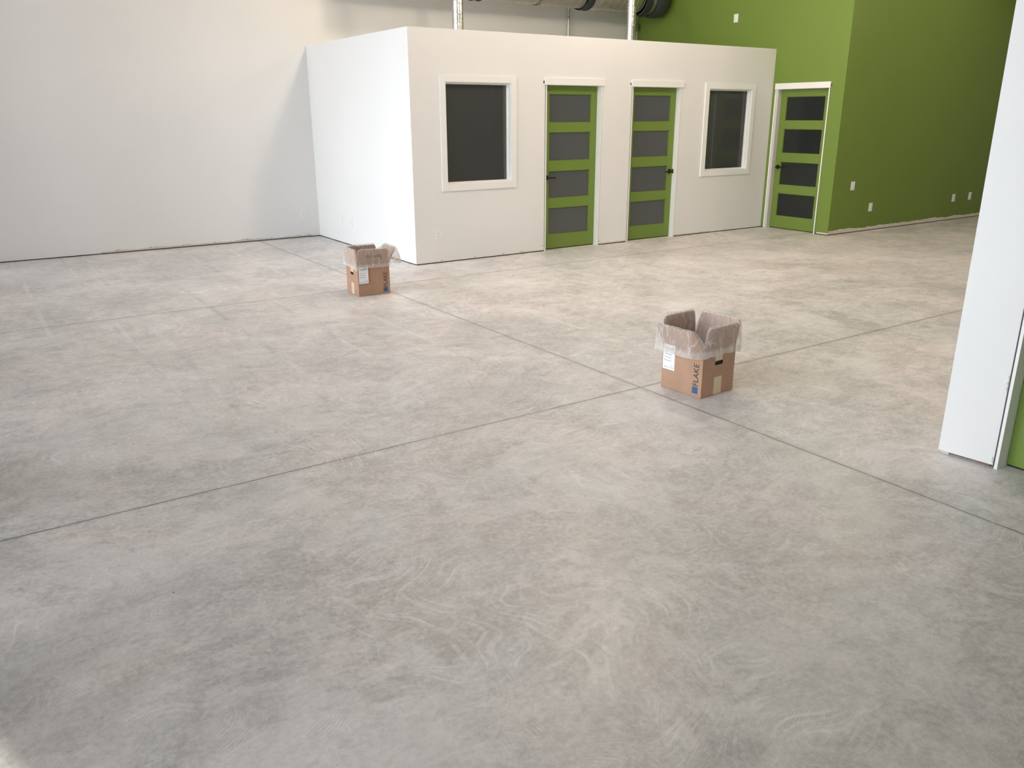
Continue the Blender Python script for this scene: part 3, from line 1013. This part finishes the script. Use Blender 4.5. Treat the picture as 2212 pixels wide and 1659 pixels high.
def plastic():
    mm = bpy.data.materials.new('clear_crumpled_liner')
    mm.use_nodes = True
    t = mm.node_tree
    b = t.nodes['Principled BSDF']
    s = NT(mm)
    tcx = s.n('ShaderNodeTexCoord').outputs['Object']
    w = s.vadd(tcx, s.vscale(s.noise(tcx, 8, 2, out='Color'), 0.05))
    def lines(sc, wid, zs, ry=0.0):
        q = s.math('ABSOLUTE', s.math('SUBTRACT', s.noise(s.map(w, (1, 1, zs), (R(ry), R(ry * 0.8), 0)), sc, 1, 0.4), 0.5))
        return s.rng(q, wid, 0.0)
    crease = s.math('MAXIMUM', lines(11, 0.016, 0.16), s.math('MULTIPLY', lines(26, 0.022, 0.20, 28), 0.7))
    crease = s.math('MAXIMUM', crease, s.math('MULTIPLY', lines(48, 0.03, 0.22, -20), 0.45))
    bump = s.n('ShaderNodeBump')
    bump.inputs['Strength'].default_value = 0.6
    bump.inputs['Distance'].default_value = 0.006
    s.link(crease, bump.inputs['Height'])
    b.inputs['Base Color'].default_value = (0.86, 0.84, 0.82, 1)
    b.inputs['Roughness'].default_value = 0.25
    b.inputs['Specular IOR Level'].default_value = 0.8
    s.link(bump.outputs[0], b.inputs['Normal'])
    tl = s.n('ShaderNodeBsdfTranslucent')
    tl.inputs[0].default_value = (0.85, 0.83, 0.81, 1)
    m1 = s.n('ShaderNodeMixShader')
    m1.inputs[0].default_value = 0.35
    s.link(b.outputs[0], m1.inputs[1]); s.link(tl.outputs[0], m1.inputs[2])
    tr = s.n('ShaderNodeBsdfTransparent')
    lw = s.n('ShaderNodeLayerWeight')
    lw.inputs[0].default_value = 0.35
    s.link(bump.outputs[0], lw.inputs['Normal'])
    op = s.math('ADD', s.math('MULTIPLY', crease, 0.48), s.math('MULTIPLY', lw.outputs['Facing'], 0.38))
    hem = s.rng(s.xyz(tcx)[2], 0.325, 0.300, 0.0, 0.30)
    op = s.math('ADD', s.math('ADD', op, hem), 0.20, clamp=True)
    m2 = s.n('ShaderNodeMixShader')
    s.link(op, m2.inputs[0])
    s.link(tr.outputs[0], m2.inputs[1]); s.link(m1.outputs[0], m2.inputs[2])
    s.link(m2.outputs[0], s.out.inputs[0])
    return mm
M['plastic'] = plastic()

def text_mesh(name, body, size, mtx, material, parent, bold=0.0, depth=0.0003, xs=1.0):
    cu = bpy.data.curves.new(name, 'FONT')
    cu.body = body
    cu.size = size
    cu.extrude = depth
    cu.offset = bold
    cu.resolution_u = 4
    o = bpy.data.objects.new(name, cu)
    COL.objects.link(o)
    bpy.context.view_layer.update()
    me = bpy.data.meshes.new_from_object(o.evaluated_get(bpy.context.evaluated_depsgraph_get()))
    bpy.data.objects.remove(o)
    me.name = name
    me.materials.clear()
    me.materials.append(material)
    for v in me.vertices: v.co.x *= xs
    me.transform(mtx)
    o = bpy.data.objects.new(name, me)
    COL.objects.link(o)
    o.parent = parent
    return o

BW, BD, BH, TH = 0.332, 0.312, 0.300, 0.004
def carton(name, loc, rz, label, flaps, liner, script, seed, label_dx=0.0, stick=0.0):
    """Local frame: the lettered face looks to -y; the hand holes are in the -x and +x ends. flaps = {side: (length, tilt outwards, deg)}"""
    t = empty(name, loc, rz)
    tag(t, label, 'cardboard box', 'open lined cartons')
    hw, hd = BW / 2, BD / 2
    # body: four walls and a bottom; end walls carry the hand hole
    bm = bmesh.new()
    bx(bm, -hw, hw, -hd, -hd + TH, 0.002, BH)
    bx(bm, -hw, hw, hd - TH, hd, 0.002, BH)
    bx(bm, -hw + TH, hw - TH, -hd + TH, hd - TH, 0.002, 0.008)
    for sx in (-1, 1):
        # plate with a stadium hole, in the y-z plane
        hz, hl, hr = 0.210, 0.027, 0.0135
        outer = [(-hd + TH, 0.002), (hd - TH, 0.002), (hd - TH, BH), (-hd + TH, BH)]
        n = 10
        hole = []
        for k in range(n + 1):
            a = -math.pi / 2 + math.pi * k / n
            hole.append((hl + hr * math.cos(a), hz + hr * math.sin(a)))
        for k in range(n + 1):
            a = math.pi / 2 + math.pi * k / n
            hole.append((-hl + hr * math.cos(a), hz + hr * math.sin(a)))
        for xx in (sx * hw, sx * (hw - TH)):
            ov = [bm.verts.new((xx, *q)) for q in outer]
            hv = [bm.verts.new((xx, *q)) for q in hole]
            m_ = len(hv)
            # fan bridging: quads between hole arc and outer corners
            def corner(q):
                return ov[1] if q[0] >= 0 and q[1] < hz else ov[2] if q[0] >= 0 else ov[3] if q[1] >= hz else ov[0]
            for k in range(m_):
                a_, b_ = hv[k], hv[(k + 1) % m_]
                ca, cb = corner(hole[k]), corner(hole[(k + 1) % m_])
                if ca is cb: bm.faces.new((a_, b_, ca))
                else: bm.faces.new((a_, b_, cb, ca))
            if xx == sx * hw: first = hv
        for k in range(len(first)):
            a_, b_ = first[k], first[(k + 1) % len(first)]
            bm.faces.new((a_, b_, hv[(k + 1) % len(first)], hv[k]))
    body = obj('box_body', bm, M['card'], t)
    # flaps hinged on the top edges
    F = {}
    for side, (L, deg, bend) in flaps.items():
        a = R(deg)
        bm = bmesh.new()
        half = hw - 0.002 if side in 'FB' else hd - 0.004
        n, m_ = 28, 8
        def pt(u, v, off, L=L, a=a, bend=bend, half=half, side=side):
            lean = a + R(bend) * v * v
            # integrate a gently bending flap
            out = L * v * math.sin(a + R(bend) * v / 2) + off * math.cos(a)
            up = L * v * math.cos(a + R(bend) * v / 2) - off * math.sin(a)
            ww = half * (1 - 0.02 * v)
            rd = 1 - 0.14 * (max(0.0, abs(u) - 0.86) / 0.14) ** 2 * v * v
            out *= rd; up *= rd
            if side == 'F': return Vector((u * ww, -hd - out + (TH if off == 0 else 0) * 0, BH + up))
            if side == 'B': return Vector((-u * ww, hd + out, BH + up))
            if side == 'L': return Vector((-hw - out, -u * ww, BH + up))
            return Vector((hw + out, u * ww, BH + up))
        G = {}
        for off in (0, -TH):
            for i in range(n + 1):
                for k in range(m_ + 1):
                    G[off, i, k] = bm.verts.new(pt(-1 + 2 * i / n, k / m_, off))
        for i in range(n):
            for k in range(m_):
                for off in (0, -TH):
                    bm.faces.new((G[off, i, k], G[off, i + 1, k], G[off, i + 1, k + 1], G[off, i, k + 1]))
        for k in range(m_):
            for i in (0, n): bm.faces.new((G[0, i, k], G[0, i, k + 1], G[-TH, i, k + 1], G[-TH, i, k]))
        for i in range(n):
            for k in (0, m_): bm.faces.new((G[0, i, k], G[0, i + 1, k], G[-TH, i + 1, k], G[-TH, i, k]))
        fo = obj('flap', bm, M['card'], t)
        F[side] = (pt, fo)
    for sx in (-1, 1):
        bm = bmesh.new()
        bx(bm, min(sx * (hw - 0.0065), sx * (hw - 0.0085)), max(sx * (hw - 0.0065), sx * (hw - 0.0085)), -0.05, 0.05, 0.185, 0.235)
        obj('hand_hole_dark_backing', bm, M['black'], body)  # black plate added behind each hand hole so it reads dark
    # tapes on the ends
    for sx in (-1, 1):
        bm = bmesh.new()
        x = sx * hw
        bx(bm, min(x, x + sx * 0.0006), max(x, x + sx * 0.0006), -0.037, 0.037, 0.004, 0.118)
        obj('tape', bm, M['tape'], body)
        bm = bmesh.new()
        bx(bm, min(x, x + sx * 0.0006), max(x, x + sx * 0.0006), -0.037, 0.030, 0.226, BH)
        obj('tape', bm, M['tape'], body)
    # printed side
    FM = Matrix.Translation((0, -hd - 0.0004, 0)) @ Matrix.Rotation(R(90), 4, 'X')      # text x -> +x, y -> +z, faces -y
    rot = Matrix.Rotation(R(90), 4, 'Z')
    text_mesh('lettering', 'FLAKE', 0.058, FM @ Matrix.Translation((hw - 0.028, 0.071, 0)) @ rot, M['ink'], body, 0.0, xs=0.92)
    bm = bmesh.new()
    bx(bm, hw - 0.072, hw - 0.027, -hd - 0.0007, -hd, 0.024, 0.068)
    obj('blue_square', bm, M['blue'], body)
    # paper label
    lx, lz, lw, lh = -hw + 0.012 + label_dx, 0.128, 0.098, 0.165
    bm = bmesh.new()
    bx(bm, lx, lx + lw, -hd - 0.0012 - stick, -hd - 0.0002 - stick, lz, lz + lh)
    lb = obj('paper_label', bm, M['paper'], t)
    def lt(s_, x, z, size, mt=M['grey_ink'], bold=0.0):
        text_mesh('print', s_, size, FM @ Matrix.Translation((lx + x, lz + z, 0.0011 + stick)), mt, lb, bold, 0.0001)
    lt('Charcoal', 0.010, 0.097, 0.0165)
    lt('Terrazzo', 0.010, 0.076, 0.0165)
    lt('Premium', 0.010, 0.055, 0.0165)
    lt('Batch Or', 0.010, 0.012, 0.0125)
    lt('25 lbs', 0.062, 0.012, 0.0125)
    lt('Net wt', 0.064, 0.028, 0.0085)
    bm = bmesh.new()
    random.seed(seed)
    for (z, h, a_, b_) in ((0.137, 0.007, 0.014, 0.088), (0.128, 0.003, 0.020, 0.080)):
        x = a_
        while x < b_:
            w_ = random.uniform(0.003, 0.009)
            bx(bm, lx + x, lx + min(x + w_, b_), -hd - 0.0015 - stick, -hd - 0.0011 - stick, lz + z, lz + z + h * random.uniform(0.7, 1))
            x += w_ + 0.0015
    obj('print', bm, M['ink'], lb)
    # handwriting on the lettered flap, upside down now that the flap stands open
    if script:
        pt, fo = F['F']
        strokes = [
            [(0, 0), (0.02, .5), (0.03, 1.05)], [(0.0, 1.0), (.35, 1.0), (.40, .75), (.05, .55), (.45, .45), (.42, .08), (0, 0)],
            [(.62, .25), (.85, .42), (.80, .55), (.62, .5), (.58, .2), (.75, .03), (.95, .12)],
            [(1.05, .5), (1.08, .05), (1.12, .42), (1.32, .5)],
            [(1.75, .5), (1.52, .5), (1.45, .2), (1.60, .02), (1.76, .3), (1.78, .5), (1.78, .08), (1.92, .05)],
            [(2.3, .45), (2.08, .4), (2.05, .1), (2.22, .02), (2.36, .3), (2.42, 1.1)], [(2.40, 1.0), (2.36, .1), (2.48, .05)],
            [(2.6, .25), (2.82, .4), (2.76, .55), (2.6, .5), (2.56, .2), (2.7, .03), (2.9, .12)],
            [(3.0, .5), (3.03, .05), (3.12, .42), (3.28, .48), (3.36, .1), (3.5, .05), (3.8, .25)]]
        bm = bmesh.new()
        for st in strokes:
            ps = []
            for q0, q1 in zip(st, st[1:]):
                for k in range(4):
                    f = k / 4
                    ps.append((q0[0] + (q1[0] - q0[0]) * f, q0[1] + (q1[1] - q0[1]) * f))
            ps.append(st[-1])
            def W(q):
                u = 0.50 - q[0] * 0.285           # runs right to left, upside down
                v = 0.52 - (q[1] - 0.5) * 0.30
                p = pt(u, v, 0)
                return p + Vector((0, -0.0016, 0))
            for q0, q1 in zip(ps, ps[1:]):
                cyl(bm, W(q0), W(q1), 0.0021, seg=6)
        obj('handwriting', bm, M['pen'], fo)
    # liner bag -----------------------------------------------------------
    nu, rnd = 288, 0.02
    P_ = []
    order = ['F', 'R', 'B', 'L']
    for i in range(nu):
        u = i / nu * 4
        sd = order[int(u)]
        f = (u - int(u)) * 2 - 1          # -1..1 along that side
        P_.append((sd, f))
    def tip(sd, f):
        L, deg, bend = flaps[sd]
        pt, _ = F[sd]
        return pt(f, 1.0, 0)
    corner_dip = liner['dip']
    def corner_pt(i):
        sgn = [(1, -1), (1, 1), (-1, 1), (-1, -1)][i]
        return Vector((sgn[0] * (hw + 0.004), sgn[1] * (hd + 0.004), BH + corner_dip[i]))
    nrm = {'F': Vector((0, -1, 0)), 'R': Vector((1, 0, 0)), 'B': Vector((0, 1, 0)), 'L': Vector((-1, 0, 0))}
    nv_in, nv_out = 16, 20
    bm = bmesh.new()
    grid = []
    for i, (sd, f) in enumerate(P_):
        k = order.index(sd)
        full = tip(sd, f)
        af = abs(f)
        wgt = max(0.0, (af - 0.92) / 0.08)
        wgt = wgt * wgt * (3 - 2 * wgt)
        ci = k if f > 0 else (k - 1) % 4
        cpt = corner_pt(ci)
        crest = full.lerp(cpt, wgt)
        # puffy crest heights
        crest.z += 0.004 + liner['puff'] * (0.5 + 0.5 * noise.noise(Vector((i * 0.11, seed, 0)))) * (1 - wgt)
        nd = nrm[sd].copy()
        if wgt > 0:
            o2 = nrm[order[(k + (1 if f > 0 else -1)) % 4]]
            nd = (nd + o2 * wgt).normalized()
        # base point inside the body
        ins = Vector((max(-hw + .012, min(hw - .012, crest.x)), max(-hd + .012, min(hd - .012, crest.y)), 0.05))
        if sd in 'FB': ins.y = nrm[sd].y * (hd - 0.010); ins.x = f * (hw - 0.012)
        else: ins.x = nrm[sd].x * (hw - 0.010); ins.y = (f if sd == 'R' else -f) * (hd - 0.012)
        if sd == 'B': ins.x = -f * (hw - 0.012)
        rim_in = Vector((ins.x, ins.y, BH))
        col_ = []
        for q in range(nv_in + 1):
            v = q / nv_in
            if v < 0.45:
                p = ins.lerp(rim_in, v / 0.45)
            else:
                p = rim_in.lerp(crest - nd * 0.010, (v - 0.45) / 0.55)
            col_.append(p)
        col_.append(crest + Vector((0, 0, 0.003)))
        # hang outside
        drop = liner['drop'][sd] * (1 - wgt) + liner['cdrop'][ci] * wgt
        drop *= 1 + 0.05 * noise.noise(Vector((i * 0.06, seed + 5, 1)))
        hem_out = liner['out'][sd] * (1 - wgt) + 0.012 * wgt
        tilt = flaps[sd][1]
        for q in range(1, nv_out + 1):
            v = q / nv_out
            o_ = nd * (0.006 + hem_out * math.sin(min(1, v * 1.1) * math.pi / 2))
            p = crest + o_ + Vector((0, 0, -drop * v))
            # do not sink into the body
            lim = 0.005 + 0.003 * v
            if p.z < BH + 0.01:
                if sd in 'FB' and abs(p.y) < hd + lim: p.y = nrm[sd].y * (hd + lim)
                if sd in 'LR' and abs(p.x) < hw + lim: p.x = nrm[sd].x * (hw + lim)
            col_.append(p)
        # wrinkles
        for q, p in enumerate(col_):
            s_ = q / len(col_)
            amp = 0.0045 if q <= nv_in else 0.005 + 0.002 * (q - nv_in) / nv_out
            if q < 3: amp = 0.001
            w1 = noise.noise(Vector((i * 0.17, q * 0.10, seed * 1.7)))
            w2 = noise.noise(Vector((i * 0.55, q * 0.28, seed * 2.3)))
            w3 = abs(noise.noise(Vector((i * 0.33 + q * 0.2, q * 0.35, seed))))
            dd = amp * (0.9 * w1 + 0.6 * w2 + 0.9 * w3)
            if q <= nv_in: dd = -abs(dd) - 0.001
            else: dd = abs(dd) + 0.0015
            col_[q] = p + nd * dd
        grid.append([bm.verts.new(p) for p in col_])
    nc = len(grid[0])
    for i in range(nu):
        j = (i + 1) % nu
        for q in range(nc - 1):
            bm.faces.new((grid[i][q], grid[j][q], grid[j][q + 1], grid[i][q + 1]))
    obj('plastic_liner', bm, M['plastic'], t, True)
    return t

b2 = carton('cardboard_box', (3.800, 3.511, 0), R(-86.4), 'cardboard box standing in the middle of the floor, flaps flared, nearer the camera',
       {'F': (0.160, 33, 0), 'L': (0.165, 5, 0), 'B': (0.158, 17, 0), 'R': (0.150, 9, 0)},
       dict(dip=[0.055, 0.06, 0.05, 0.05], puff=0.010, drop=dict(F=0.168, R=0.185, B=0.14, L=0.13), cdrop=[0.095, 0.11, 0.10, 0.10], out=dict(F=0.004, R=0.004, B=0.02, L=0.02)), False, 3, label_dx=-0.005)
b1 = carton('cardboard_box', (3.3085, 7.525, 0), R(-2.2), 'cardboard box standing by the office corner with handwriting on its raised flap',
       {'F': (0.150, 2, 0), 'L': (0.148, 5, 0), 'B': (0.150, 3, 0), 'R': (0.170, 29, 0)},
       dict(dip=[0.07, 0.09, 0.11, 0.11], puff=0.012, drop=dict(F=0.185, R=0.165, B=0.13, L=0.175), cdrop=[0.06, 0.12, 0.12, 0.16], out=dict(F=0.006, R=0.045, B=0.02, L=0.014)), True, 9, label_dx=-0.008, stick=0.0125)
